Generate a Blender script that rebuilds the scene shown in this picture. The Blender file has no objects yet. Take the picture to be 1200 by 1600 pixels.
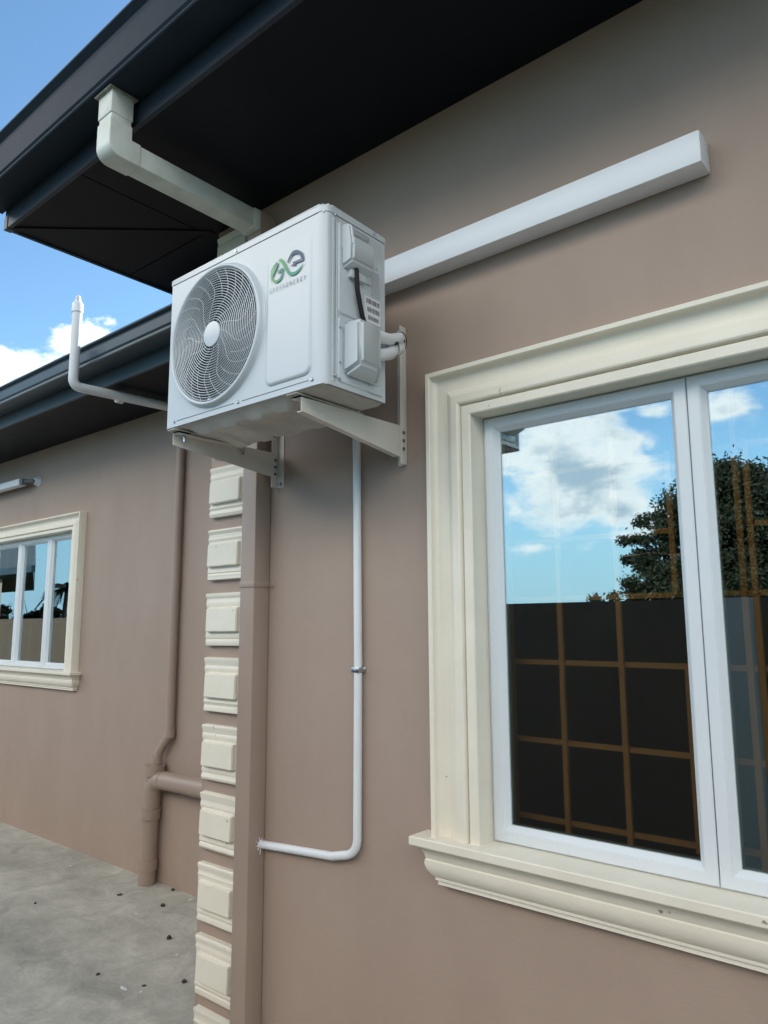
import bpy, bmesh, math, random
from mathutils import Vector, Matrix
R = math.radians
rnd = random.Random(7)
sc = bpy.context.scene
col = sc.collection

# ------------------------------------------------------------------ camera
cam_d = bpy.data.cameras.new("camera")
cam = bpy.data.objects.new("camera", cam_d); col.objects.link(cam)
cam_d.sensor_fit = 'HORIZONTAL'; cam_d.sensor_width = 36.0
cam_d.lens = 1156.76 / 1200 * 36
cam_d.clip_start = 0.02; cam_d.clip_end = 2000
CAM = Vector((2.2744, -1.9937, 1.600))
yaw, pit, rol = R(40.2437), R(8.6985), R(-0.2589)
F = Vector((-math.sin(yaw)*math.cos(pit), math.cos(yaw)*math.cos(pit), math.sin(pit)))
r0 = Vector((math.cos(yaw), math.sin(yaw), 0)); u0 = r0.cross(F)
rr = math.cos(rol)*r0 + math.sin(rol)*u0; uu = -math.sin(rol)*r0 + math.cos(rol)*u0
M = Matrix(((rr.x, uu.x, -F.x, CAM.x), (rr.y, uu.y, -F.y, CAM.y), (rr.z, uu.z, -F.z, CAM.z), (0, 0, 0, 1)))
cam.matrix_world = M
sc.camera = cam

# ------------------------------------------------------------------ light
SUN_EL, SUN_AZ = 26.5, 8.0      # azimuth clockwise from +y (towards +x)
SKY = 0.115
EXPOSURE = 1.3
sc.view_settings.view_transform = 'Standard'
sc.view_settings.look = 'None'
sc.view_settings.gamma = 1.0
sc.view_settings.exposure = EXPOSURE
w = bpy.data.worlds.new("World"); sc.world = w; w.use_nodes = True
nt = w.node_tree; nt.nodes.clear()
def N(t, kind, **k):
    n = t.nodes.new(kind)
    for a, b in k.items(): setattr(n, a, b)
    return n
def L(t, a, b): t.links.new(a, b)
def mth(t, op, a, b=None, c=None, clamp=False):
    n = N(t, 'ShaderNodeMath', operation=op); n.use_clamp = clamp
    for i, v in enumerate((a, b, c)):
        if v is None: continue
        if isinstance(v, (int, float)): n.inputs[i].default_value = v
        else: L(t, v, n.inputs[i])
    return n.outputs[0]
sky = N(nt, 'ShaderNodeTexSky', sky_type='NISHITA'); sky.sun_disc = False
sky.sun_elevation = R(SUN_EL); sky.sun_rotation = R(SUN_AZ)
sky.air_density = 1.0; sky.dust_density = 0.6; sky.ozone_density = 1.4
tc = N(nt, 'ShaderNodeTexCoord')
dirv = tc.outputs['Generated']
# cloud density: broken noise gathered in a few banks
n1 = N(nt, 'ShaderNodeTexNoise'); n1.inputs['Scale'].default_value = 12; n1.inputs['Detail'].default_value = 12; n1.inputs['Roughness'].default_value = 0.62
n1.inputs['Distortion'].default_value = 0.25
mpz = N(nt, 'ShaderNodeMapping'); mpz.inputs['Scale'].default_value = (1, 1, 1.9)
L(nt, dirv, mpz.inputs['Vector']); L(nt, mpz.outputs[0], n1.inputs['Vector'])
n2 = N(nt, 'ShaderNodeTexNoise'); n2.inputs['Scale'].default_value = 11; n2.inputs['Detail'].default_value = 7; n2.inputs['Roughness'].default_value = 0.6
L(nt, mpz.outputs[0], n2.inputs['Vector'])
BANKS = [  # direction, horizontal half width, vertical half width, weight
    ((-0.420, -0.885, 0.200), .100, .085, 1.0), ((-0.370, -0.915, 0.150), .045, .045, .9), ((-0.338, -0.93, 0.14), .030, .030, .7),
    ((-0.47, -0.86, 0.225), .08, .05, .9), ((-0.480, -0.873, 0.100), .060, .012, .62), ((-0.332, -0.907, 0.262), .035, .016, .62),
    ((-0.248, -0.934, 0.258), .055, .035, .8), ((-0.10, -0.96, 0.28), .12, .07, .85),
    ((-0.875, 0.375, 0.300), .085, .030, 1.0), ((-0.835, 0.425, 0.345), .045, .026, .95), ((-0.92, 0.30, 0.265), .10, .035, 1.0),
    ((-0.90, -0.40, 0.17), .20, .06, .72), ((0.75, -0.65, 0.30), .45, .16, 1.0), ((0.1, -0.85, 0.50), 1.3, .15, 1.2)]  # last two wide banks: unseen clouds added to brighten the walls
mask = None
sx = N(nt, 'ShaderNodeSeparateXYZ'); L(nt, dirv, sx.inputs[0])
for (c, hw, vw, wt) in BANKS:
    c = Vector(c).normalized()
    hx, hy = -c.y, c.x; q = math.hypot(hx, hy); hx /= q; hy /= q
    a = mth(nt, 'ADD', mth(nt, 'MULTIPLY', sx.outputs[0], hx), mth(nt, 'MULTIPLY', sx.outputs[1], hy))
    a = mth(nt, 'DIVIDE', a, hw)
    b = mth(nt, 'DIVIDE', mth(nt, 'SUBTRACT', sx.outputs[2], c.z), vw)
    front = mth(nt, 'GREATER_THAN', mth(nt, 'ADD', mth(nt, 'MULTIPLY', sx.outputs[0], c.x), mth(nt, 'MULTIPLY', sx.outputs[1], c.y)), 0.1)
    d = mth(nt, 'SQRT', mth(nt, 'ADD', mth(nt, 'MULTIPLY', a, a), mth(nt, 'MULTIPLY', b, b)))
    v = mth(nt, 'MULTIPLY', mth(nt, 'SUBTRACT', 1.0, mth(nt, 'MULTIPLY', d, 0.5), clamp=True), wt)
    v = mth(nt, 'MULTIPLY', v, front)
    mask = v if mask is None else mth(nt, 'MAXIMUM', mask, v)
dens = mth(nt, 'ADD', mth(nt, 'MULTIPLY', mask, 0.95), mth(nt, 'MULTIPLY', mth(nt, 'SUBTRACT', n1.outputs[0], 0.5), 1.25))
mr = N(nt, 'ShaderNodeMapRange', interpolation_type='SMOOTHSTEP'); mr.inputs['From Min'].default_value = 0.40; mr.inputs['From Max'].default_value = 0.68
L(nt, dens, mr.inputs['Value'])
mr2 = N(nt, 'ShaderNodeMapRange', interpolation_type='SMOOTHSTEP'); mr2.inputs['From Min'].default_value = 0.62; mr2.inputs['From Max'].default_value = 0.98
L(nt, mth(nt, 'ADD', dens, mth(nt, 'MULTIPLY', mth(nt, 'SUBTRACT', n2.outputs[0], 0.5), 0.9)), mr2.inputs['Value'])
cc = N(nt, 'ShaderNodeMix', data_type='RGBA')
cc.inputs[6].default_value = (6.3, 6.5, 6.7, 1); cc.inputs[7].default_value = (2.9, 3.8, 4.6, 1)
L(nt, mr2.outputs[0], cc.inputs[0])
# clouds high above the view are overbrightened, an added fill for the shaded walls
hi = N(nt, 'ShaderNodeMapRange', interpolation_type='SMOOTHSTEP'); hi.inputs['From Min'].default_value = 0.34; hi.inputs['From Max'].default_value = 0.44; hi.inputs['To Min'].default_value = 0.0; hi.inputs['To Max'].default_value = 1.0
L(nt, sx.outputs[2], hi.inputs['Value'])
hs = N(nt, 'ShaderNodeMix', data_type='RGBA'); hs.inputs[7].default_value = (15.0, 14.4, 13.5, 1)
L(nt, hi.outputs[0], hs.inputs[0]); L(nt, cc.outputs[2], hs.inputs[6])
tint = N(nt, 'ShaderNodeMix', data_type='RGBA', blend_type='MULTIPLY'); tint.inputs[0].default_value = 1; tint.inputs[7].default_value = (.66, .86, .93, 1)
L(nt, sky.outputs[0], tint.inputs[6])
lowm = N(nt, 'ShaderNodeMapRange', interpolation_type='SMOOTHSTEP'); lowm.inputs['From Min'].default_value = 0.0; lowm.inputs['From Max'].default_value = 0.30; lowm.inputs['To Min'].default_value = 1.0; lowm.inputs['To Max'].default_value = 0.0
L(nt, sx.outputs[2], lowm.inputs['Value'])
hz = N(nt, 'ShaderNodeMix', data_type='RGBA'); hz.inputs[7].default_value = (2.3, 3.9, 5.2, 1)
L(nt, mth(nt, 'MULTIPLY', lowm.outputs[0], .85), hz.inputs[0]); L(nt, tint.outputs[2], hz.inputs[6])
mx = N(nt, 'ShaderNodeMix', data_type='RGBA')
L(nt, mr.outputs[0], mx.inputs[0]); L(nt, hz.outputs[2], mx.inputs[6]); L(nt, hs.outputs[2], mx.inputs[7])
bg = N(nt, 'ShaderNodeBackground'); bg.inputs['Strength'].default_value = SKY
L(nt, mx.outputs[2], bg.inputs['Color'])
wo = N(nt, 'ShaderNodeOutputWorld'); L(nt, bg.outputs[0], wo.inputs[0])

sd = bpy.data.lights.new("sun", 'SUN'); sd.energy = 3.0; sd.angle = R(0.53); sd.color = (1, .95, .88)
so = bpy.data.objects.new("sun", sd); col.objects.link(so)
sdir = Vector((math.sin(R(SUN_AZ))*math.cos(R(SUN_EL)), math.cos(R(SUN_AZ))*math.cos(R(SUN_EL)), math.sin(R(SUN_EL))))
so.rotation_euler = sdir.to_track_quat('Z', 'Y').to_euler(); so.location = (0, 0, 12)

# ------------------------------------------------------------------ materials
def mat(name, c, rough=0.6, c2=None, nscale=3.0, ndet=6, bump=0.0, bscale=60.0, metal=0.0, spec=0.5, mixlo=.35, mixhi=.65, coat=0.0, stretch=None, bump2=None):
    m = bpy.data.materials.new(name); m.use_nodes = True
    t = m.node_tree; p = t.nodes['Principled BSDF']
    p.inputs['Roughness'].default_value = rough; p.inputs['Metallic'].default_value = metal
    p.inputs['Specular IOR Level'].default_value = spec
    if coat: p.inputs['Coat Weight'].default_value = coat; p.inputs['Coat Roughness'].default_value = .15
    p.inputs['Base Color'].default_value = (*c, 1)
    g = N(t, 'ShaderNodeNewGeometry')
    src = g.outputs['Position']
    if stretch:
        mp = N(t, 'ShaderNodeMapping'); mp.inputs['Scale'].default_value = stretch; L(t, src, mp.inputs['Vector']); src = mp.outputs[0]
    if c2:
        n = N(t, 'ShaderNodeTexNoise'); n.inputs['Scale'].default_value = nscale; n.inputs['Detail'].default_value = ndet; n.inputs['Roughness'].default_value = .6
        L(t, src, n.inputs['Vector'])
        r = N(t, 'ShaderNodeMapRange'); r.inputs['From Min'].default_value = mixlo; r.inputs['From Max'].default_value = mixhi
        L(t, n.outputs[0], r.inputs['Value'])
        x = N(t, 'ShaderNodeMix', data_type='RGBA'); x.inputs[6].default_value = (*c, 1); x.inputs[7].default_value = (*c2, 1)
        L(t, r.outputs[0], x.inputs[0]); L(t, x.outputs[2], p.inputs['Base Color'])
    if bump:
        n = N(t, 'ShaderNodeTexNoise'); n.inputs['Scale'].default_value = bscale; n.inputs['Detail'].default_value = 5
        L(t, g.outputs['Position'], n.inputs['Vector'])
        h = n.outputs[0]
        if bump2:
            n3 = N(t, 'ShaderNodeTexNoise'); n3.inputs['Scale'].default_value = bump2[0]; n3.inputs['Detail'].default_value = 3
            L(t, g.outputs['Position'], n3.inputs['Vector'])
            h = mth(t, 'ADD', h, mth(t, 'MULTIPLY', n3.outputs[0], bump2[1]))
        b = N(t, 'ShaderNodeBump'); b.inputs['Strength'].default_value = 1.0; b.inputs['Distance'].default_value = bump
        L(t, h, b.inputs['Height']); L(t, b.outputs[0], p.inputs['Normal'])
    return m
MT = {}
MT['wall'] = mat('taupe_wall_paint', (.365, .277, .222), .62, (.330, .247, .197), 2.2, 12, .0008, 130, bump2=(5, 5.0), mixlo=.3, mixhi=.7, stretch=(1.6, 1.6, .55))
MT['brown'] = mat('taupe_pipe_paint', (.350, .266, .212), .42, (.328, .248, .198), 3, 6, .0004, 60)
MT['cream'] = mat('cream_paint', (.77, .725, .61), .5, (.73, .685, .57), 6, 9, .0011, 45, stretch=(1, 1, 1), bump2=(9, 3.0))
t = MT['cream'].node_tree; p = t.nodes['Principled BSDF']; old = p.inputs['Base Color'].links[0].from_socket   # pinholes and scuffs in the cast mouldings
g = N(t, 'ShaderNodeNewGeometry'); n = N(t, 'ShaderNodeTexNoise'); n.inputs['Scale'].default_value = 26; n.inputs['Detail'].default_value = 3; L(t, g.outputs['Position'], n.inputs['Vector'])
r = N(t, 'ShaderNodeMapRange'); r.inputs['From Min'].default_value = .735; r.inputs['From Max'].default_value = .765; L(t, n.outputs[0], r.inputs['Value'])
x = N(t, 'ShaderNodeMix', data_type='RGBA'); L(t, r.outputs[0], x.inputs[0]); L(t, old, x.inputs[6]); x.inputs[7].default_value = (.30, .26, .20, 1); L(t, x.outputs[2], p.inputs['Base Color'])
MT['soffit'] = mat('dark_soffit_sheet', (.009, .010, .014), .5, (.0075, .0085, .012), 4, spec=.12)
MT['gutter'] = mat('charcoal_gutter', (.022, .034, .048), .5, (.018, .028, .040), 5, 8, .0005, 30, spec=.06)
MT['fascia'] = mat('charcoal_fascia', (.026, .037, .052), .45, (.019, .028, .041), 90, 2, spec=.3)
MT['farmetal'] = mat('blue_grey_gutter', (.038, .066, .088), .42, (.030, .052, .070), 5, 8, spec=.4)
MT['roof'] = mat('roof_sheet', (.08, .09, .10), .4)
MT['white'] = mat('white_pvc', (.72, .75, .76), .42, (.68, .71, .72), 8, 6)
MT['whitetrunk'] = mat('white_trunking', (.76, .79, .82), .38, (.73, .76, .79), 3, 6)
MT['oldpvc'] = mat('weathered_pvc', (.64, .68, .63), .5, (.55, .58, .52), 14, 8, .0003, 40)
MT['dirty'] = mat('dirty_pvc', (.33, .33, .29), .7, (.16, .15, .12), 30, 6)
MT['ac'] = mat('ac_enamel', (.56, .605, .63), .34, (.545, .59, .615), 3, 4, coat=.25)
MT['acplastic'] = mat('ac_plastic', (.54, .58, .60), .38)
MT['grille'] = mat('grille_wire', (.60, .64, .66), .35)
MT['dark'] = mat('seam_dark', (.10, .11, .12), .7)
MT['fanin'] = mat('fan_bay', (.10, .10, .12), .6, (.05, .05, .07), 20)
MT['fin'] = mat('condenser_fins', (.045, .05, .075), .5)
MT['blade'] = mat('fan_blade_plastic', (.035, .037, .045), .4)
MT['pan'] = mat('base_pan_steel', (.50, .48, .43), .42, (.40, .38, .34), 7, 5, .0012, 22)
MT['bracket'] = mat('bracket_enamel', (.66, .62, .56), .42, (.62, .58, .52), 5, 5)
MT['rubber'] = mat('black_rubber', (.012, .012, .016), .6, spec=.3)
MT['steel'] = mat('zinc_screw', (.55, .57, .60), .28, metal=1.0)
MT['darksteel'] = mat('dull_bolt', (.22, .22, .22), .5, metal=.8)
MT['frame'] = mat('window_frame_white', (.67, .71, .73), .32, (.655, .695, .715), 5, 3)
MT['bars'] = mat('tan_bars', (.92, .50, .17), .45)
MT['room'] = mat('room_paint', (.22, .20, .17), .8)
MT['bwall'] = mat('boundary_wall_plaster', (.105, .078, .052), .85, (.090, .066, .045), 2, 8, .003, 18)
MT['pier'] = mat('grey_plaster', (.36, .40, .38), .85, (.31, .35, .33), 2, 6)
MT['stk'] = mat('sticker_white', (.72, .73, .76), .5)
MT['ink'] = mat('sticker_ink', (.09, .09, .10), .6)
MT['stkgrey'] = mat('sticker_grey', (.34, .36, .40), .5, (.50, .52, .55), 260, 2)
MT['stone'] = mat('stone_chip', (.075, .062, .052), .9, (.04, .034, .03), 60)
MT['chip'] = mat('plaster_chip', (.72, .74, .74), .8)
MT['field'] = mat('grass_field', (.06, .09, .03), .95, (.10, .10, .05), 2, 8)
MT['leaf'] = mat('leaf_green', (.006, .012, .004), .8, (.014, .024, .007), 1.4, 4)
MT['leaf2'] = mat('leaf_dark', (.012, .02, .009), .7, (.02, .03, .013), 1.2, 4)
MT['bark'] = mat('bark', (.12, .09, .065), .9, (.07, .05, .04), 8, 6)
MT['lamp'] = mat('lamp_housing', (.66, .70, .74), .4)
MT['lampgrey'] = mat('lamp_cap_grey', (.12, .14, .15), .5)
# concrete
m = mat('yard_concrete', (.38, .365, .305), .9, (.53, .51, .43), .85, 5, .0018, 35, stretch=(1, 1.6, 1), mixlo=.40, mixhi=.62, bump2=(3, 4))
t = m.node_tree; p = t.nodes['Principled BSDF']
old = p.inputs['Base Color'].links[0].from_socket
g = N(t, 'ShaderNodeNewGeometry')
n = N(t, 'ShaderNodeTexNoise'); n.inputs['Scale'].default_value = 5; n.inputs['Detail'].default_value = 9; n.inputs['Roughness'].default_value = .72; n.inputs['Distortion'].default_value = 1.2
L(t, g.outputs['Position'], n.inputs['Vector'])
r_ = N(t, 'ShaderNodeMapRange'); r_.inputs['From Min'].default_value = .3; r_.inputs['From Max'].default_value = .7; r_.inputs['To Min'].default_value = .74; r_.inputs['To Max'].default_value = 1.2
L(t, n.outputs[0], r_.inputs['Value'])
n4 = N(t, 'ShaderNodeTexNoise'); n4.inputs['Scale'].default_value = 60; n4.inputs['Detail'].default_value = 10; n4.inputs['Roughness'].default_value = .8
L(t, g.outputs['Position'], n4.inputs['Vector'])
r4 = N(t, 'ShaderNodeMapRange'); r4.inputs['From Min'].default_value = .3; r4.inputs['From Max'].default_value = .7; r4.inputs['To Min'].default_value = .84; r4.inputs['To Max'].default_value = 1.12
L(t, n4.outputs[0], r4.inputs['Value'])
# a lighter zone further out in the yard with a wandering edge
sxyz = N(t, 'ShaderNodeSeparateXYZ'); L(t, g.outputs['Position'], sxyz.inputs[0])
n5 = N(t, 'ShaderNodeTexNoise'); n5.inputs['Scale'].default_value = 2.2; n5.inputs['Detail'].default_value = 5; L(t, g.outputs['Position'], n5.inputs['Vector'])
edge = mth(t, 'ADD', mth(t, 'ADD', sxyz.outputs[1], mth(t, 'MULTIPLY', sxyz.outputs[0], -0.07)), mth(t, 'MULTIPLY', mth(t, 'SUBTRACT', n5.outputs[0], .5), .5))
r5 = N(t, 'ShaderNodeMapRange', interpolation_type='SMOOTHSTEP'); r5.inputs['From Min'].default_value = -.02; r5.inputs['From Max'].default_value = -.12; r5.inputs['To Min'].default_value = 1.0; r5.inputs['To Max'].default_value = 1.28
L(t, edge, r5.inputs['Value'])
mul = mth(t, 'MULTIPLY', mth(t, 'MULTIPLY', r_.outputs[0], r4.outputs[0]), r5.outputs[0])
vm = N(t, 'ShaderNodeVectorMath', operation='SCALE'); L(t, old, vm.inputs[0]); L(t, mul, vm.inputs['Scale'])
L(t, vm.outputs[0], p.inputs['Base Color'])
MT['concrete'] = m
# tinted reflective window glass
m = bpy.data.materials.new('reflective_tinted_glass'); m.use_nodes = True; t = m.node_tree; t.nodes.clear()
gl = N(t, 'ShaderNodeBsdfGlossy'); gl.inputs['Roughness'].default_value = 0.0; gl.inputs['Color'].default_value = (.80, .93, .97, 1)
tr = N(t, 'ShaderNodeBsdfTransparent'); tr.inputs['Color'].default_value = (.92, .88, .80, 1)
fr = N(t, 'ShaderNodeFresnel'); fr.inputs['IOR'].default_value = 1.5
fac = mth(t, 'ADD', mth(t, 'MULTIPLY', fr.outputs[0], .6), .36, clamp=True)
ms = N(t, 'ShaderNodeMixShader'); L(t, fac, ms.inputs[0]); L(t, tr.outputs[0], ms.inputs[1]); L(t, gl.outputs[0], ms.inputs[2])
ou = N(t, 'ShaderNodeOutputMaterial'); L(t, ms.outputs[0], ou.inputs[0])
MT['glass'] = m
# logo gradients (ink printed on the casing: colour runs along x)
def grad(name, c1, c2, x0, x1, z0=None, z1=None):
    m = bpy.data.materials.new(name); m.use_nodes = True; t = m.node_tree; p = t.nodes['Principled BSDF']; p.inputs['Roughness'].default_value = .4
    g = N(t, 'ShaderNodeNewGeometry'); s = N(t, 'ShaderNodeSeparateXYZ'); L(t, g.outputs['Position'], s.inputs[0])
    r = N(t, 'ShaderNodeMapRange'); r.inputs['From Min'].default_value = x0; r.inputs['From Max'].default_value = x1; L(t, s.outputs[0], r.inputs['Value'])
    x = N(t, 'ShaderNodeMix', data_type='RGBA'); x.inputs[6].default_value = (*c1, 1); x.inputs[7].default_value = (*c2, 1)
    L(t, r.outputs[0], x.inputs[0]); L(t, x.outputs[2], p.inputs['Base Color']); return m
MT['lg1'] = grad('logo_green_band', (.10, .36, .08), (.01, .26, .17), .605, .655)
MT['lg2'] = grad('logo_leaf', (.16, .42, .14), (.01, .22, .16), .566, .592)
MT['lg3'] = grad('logo_hook', (.14, .40, .08), (.01, .24, .20), .575, .612)
MT['lgb'] = mat('logo_navy', (.015, .055, .12), .4)
MT['lgk'] = grad('logo_bolt', (.02, .03, .10), (.12, .17, .24), .665, .705)
MT['txtg'] = mat('letter_green_grey', (.25, .36, .32), .5)
MT['txtk'] = mat('letter_grey', (.10, .12, .14), .5)

# ------------------------------------------------------------------ mesh helpers
class MB:
    def __init__(s): s.bm = bmesh.new()
    def face(s, vs):
        try: return s.bm.faces.new(vs)
        except ValueError: return None
    def box(s, x0, x1, y0, y1, z0, z1, bev=0, seg=2):
        b = bmesh.new()
        r = bmesh.ops.create_cube(b, size=1)
        for v in b.verts: v.co = Vector(((x0+x1)/2+v.co.x*(x1-x0), (y0+y1)/2+v.co.y*(y1-y0), (z0+z1)/2+v.co.z*(z1-z0)))
        if bev: bmesh.ops.bevel(b, geom=b.edges[:], offset=bev, segments=seg, affect='EDGES', profile=.5)
        s.join(b); return s
    def join(s, b, mtx=None):
        me = bpy.data.meshes.new('tmp'); b.to_mesh(me); b.free()
        if mtx: me.transform(mtx)
        s.bm.from_mesh(me); bpy.data.meshes.remove(me)
    def hexa(s, p, bev=0, seg=2):   # 8 points: bottom 4, top 4
        b = bmesh.new(); v = [b.verts.new(q) for q in p]
        for f in ((0,1,2,3),(4,5,6,7),(0,1,5,4),(1,2,6,5),(2,3,7,6),(3,0,4,7)): b.faces.new([v[i] for i in f])
        bmesh.ops.recalc_face_normals(b, faces=b.faces[:])
        if bev: bmesh.ops.bevel(b, geom=b.edges[:], offset=bev, segments=seg, affect='EDGES')
        s.join(b); return s
    def prism(s, pts, axis, a, b_, bev=0):  # pts 2D in the two other axes, extruded along axis a->b_
        b = bmesh.new()
        def P(u, v, w):
            return {'x': (w, u, v), 'y': (u, w, v), 'z': (u, v, w)}[axis]
        A = [b.verts.new(P(u, v, a)) for u, v in pts]; B = [b.verts.new(P(u, v, b_)) for u, v in pts]
        b.faces.new(A); b.faces.new(B[::-1]); n = len(pts)
        for i in range(n): b.faces.new((A[i], B[i], B[(i+1) % n], A[(i+1) % n]))
        bmesh.ops.recalc_face_normals(b, faces=b.faces[:])
        if bev: bmesh.ops.bevel(b, geom=b.edges[:], offset=bev, segments=1, affect='EDGES')
        s.join(b); return s
    def tube(s, pts, r, n=16, caps=True, closed=False):
        pts = [Vector(p) for p in pts]; b = s.bm; rings = []
        m = len(pts); rad = r if isinstance(r, (list, tuple)) else [r]*m
        up = None
        for i, p in enumerate(pts):
            if closed: d = (pts[(i+1) % m]-pts[i-1]).normalized()
            elif i == 0: d = (pts[1]-p).normalized()
            elif i == m-1: d = (p-pts[-2]).normalized()
            else: d = ((pts[i+1]-p).normalized()+(p-pts[i-1]).normalized()).normalized()
            if up is None:
                up = Vector((0, 0, 1)) if abs(d.z) < .9 else Vector((1, 0, 0))
            e = d.cross(up).normalized(); up = e.cross(d).normalized()
            rings.append([b.verts.new(p+rad[i]*(math.cos(2*math.pi*k/n)*e+math.sin(2*math.pi*k/n)*up)) for k in range(n)])
        for i in range(m-1 if not closed else m):
            A, B = rings[i], rings[(i+1) % m]
            for k in range(n): b.faces.new((A[k], B[k], B[(k+1) % n], A[(k+1) % n]))
        if caps and not closed: b.faces.new(rings[0]); b.faces.new(rings[-1][::-1])
        return s
    def cyl(s, p, q, r, n=20, r2=None):
        return s.tube([p, q], [r, r if r2 is None else r2], n)
    def build(s, name, m, parent=None, smooth=35):
        me = bpy.data.meshes.new(name)
        bmesh.ops.recalc_face_normals(s.bm, faces=s.bm.faces[:])
        s.bm.to_mesh(me); s.bm.free()
        me.materials.append(MT[m] if isinstance(m, str) else m)
        if smooth:
            for p_ in me.polygons: p_.use_smooth = True
            me.set_sharp_from_angle(angle=R(smooth))
        o = bpy.data.objects.new(name, me); col.objects.link(o)
        if parent: o.parent = parent; o.matrix_parent_inverse = parent.matrix_world.inverted() if False else Matrix.Translation(-parent.location)
        return o
def thing(name, label, cat, loc, group=None):
    o = bpy.data.objects.new(name, None); col.objects.link(o); o.location = loc; o.empty_display_size = .1
    return tag(o, label, cat, group)
def tag(o, label, cat, group=None, kind=None):
    if label: o['label'] = label
    if cat: o['category'] = cat
    if group: o['group'] = group
    if kind: o['kind'] = kind
    return o
def fillet(pts, r, n=8):
    pts = [Vector(p) for p in pts]; out = [pts[0]]
    for i in range(1, len(pts)-1):
        a = (pts[i-1]-pts[i]).normalized(); b = (pts[i+1]-pts[i]).normalized()
        p0, p1 = pts[i]+a*r, pts[i]+b*r
        for k in range(n+1):
            t_ = k/n; out.append((1-t_)**2*p0+2*t_*(1-t_)*pts[i]+t_*t_*p1)
    out.append(pts[-1]); return out
def rect_tube(b, path, w_x, h):
    pass

# ------------------------------------------------------------------ ground
o = MB().box(-400, 400, -400, 400, -1.0, -.03).build('ground', 'field', None, 0); o['kind'] = 'structure'
o = MB().box(-30, 12, -3.1, 6, -.5, 0).build('yard_pavement', 'concrete', None, 0); o['kind'] = 'structure'

# ------------------------------------------------------------------ house
WX = -.43           # left corner of the main block
FY = .88            # face of the recessed wing
SZ, FZ = 3.438, 3.118
house = thing('house', 'taupe rendered house with cream window surrounds, dark eaves and corner blocks', 'house', (0, 0, 0))
def wallseg(mb, x0, x1, z0, z1, ya, yb, holes):
    xs = sorted(holes)
    cur = x0
    for (hx0, hx1, hz0, hz1) in xs:
        mb.box(cur, hx0, ya, yb, z0, z1); mb.box(hx0, hx1, ya, yb, z0, hz0); mb.box(hx0, hx1, ya, yb, hz1, z1); cur = hx1
    mb.box(cur, x1, ya, yb, z0, z1)
mb = MB(); wallseg(mb, WX, 8.0, -.2, SZ+.1, 0, .16, [(.986, 2.334, .92, 2.276)])
mb.build('wall', 'wall', house, 0)
MB().box(WX, WX+.16, .16, 6, -.2, SZ+.1).build('wall', 'wall', house, 0)
mb = MB(); wallseg(mb, -8.5, WX, -.2, FZ+.1, FY, FY+.16, [(-5.554, -3.336, 1.23, 2.359)])
mb.build('wall', 'wall', house, 0)
# enclosed rooms behind the windows
mb = MB(); mb.box(WX+.16, 8, 5.9, 6.05, -.2, 3.6); mb.box(7.85, 8, .16, 5.9, -.2, 3.6); mb.box(WX+.16, 8, .16, 5.9, 3.0, 3.1); mb.box(WX+.16, 8, .16, 5.9, 0, .1)
mb.box(-8.5, WX, 5.9, 6.05, -.2, 3.3); mb.box(-8.5, -8.34, FY+.16, 5.9, -.2, 3.2); mb.box(-8.34, WX, FY+.16, 5.9, 3.0, 3.1); mb.box(-8.34, WX, FY+.16, 5.9, 0, .1)
mb.build('inner_wall', 'room', house, 0)
# main soffit in panels with open joints, hip line from wall corner to eave corner
EX, EY = -1.15, -.68
mb = MB()
def poly_slab(mb, pts, z, th):
    mb.prism(pts, 'z', z, z+th)
g_ = .0035
poly_slab(mb, [(EX+.02, EY+.02), (EX+.02, -.052), (-.47, -.052), (-.43, -.005), (-.436, .0)], SZ, .012) if False else None
# front run right of the joint at x=-.48
poly_slab(mb, [(-.48+g_, EY+.02), (8, EY+.02), (8, -.001), (WX, -.001), (-.48+g_, -.001-.046)], SZ, .012)
poly_slab(mb, [(EX+.045, EY+.02), (-.48-g_, EY+.02), (-.48-g_, -.056)], SZ, .012)
poly_slab(mb, [(EX+.02, EY+.036), (-.487-g_, -.05), (EX+.02, -.05)], SZ, .012)
poly_slab(mb, [(EX+.02, -.044), (-.44, -.044), (WX-.001, 0), (WX-.001, 5.9), (EX+.02, 5.9)], SZ, .012)
mb.build('soffit', 'soffit', house, 0)
MB().box(EX+.02, 8, EY+.02, 5.9, SZ+.016, SZ+.022).build('soffit_backing', 'dark', house, 0)
for i, (a, b) in enumerate([((EX+.03, EY+.03), (-.44, -.03))]):
    d = Vector((b[0]-a[0], b[1]-a[1], 0)).normalized(); n_ = Vector((-d.y, d.x, 0))*.017
    A, B = Vector((*a, SZ)), Vector((*b, SZ))
    q = [A-n_, B-n_, B+n_, A+n_]
    MB().hexa([v-Vector((0, 0, .006)) for v in q]+[v-Vector((0, 0, .0005)) for v in q]).build('soffit_joint_strip', 'soffit', house, 0)
MB().box(.0, .012, 0, .01, 0, .01) if False else None
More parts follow.
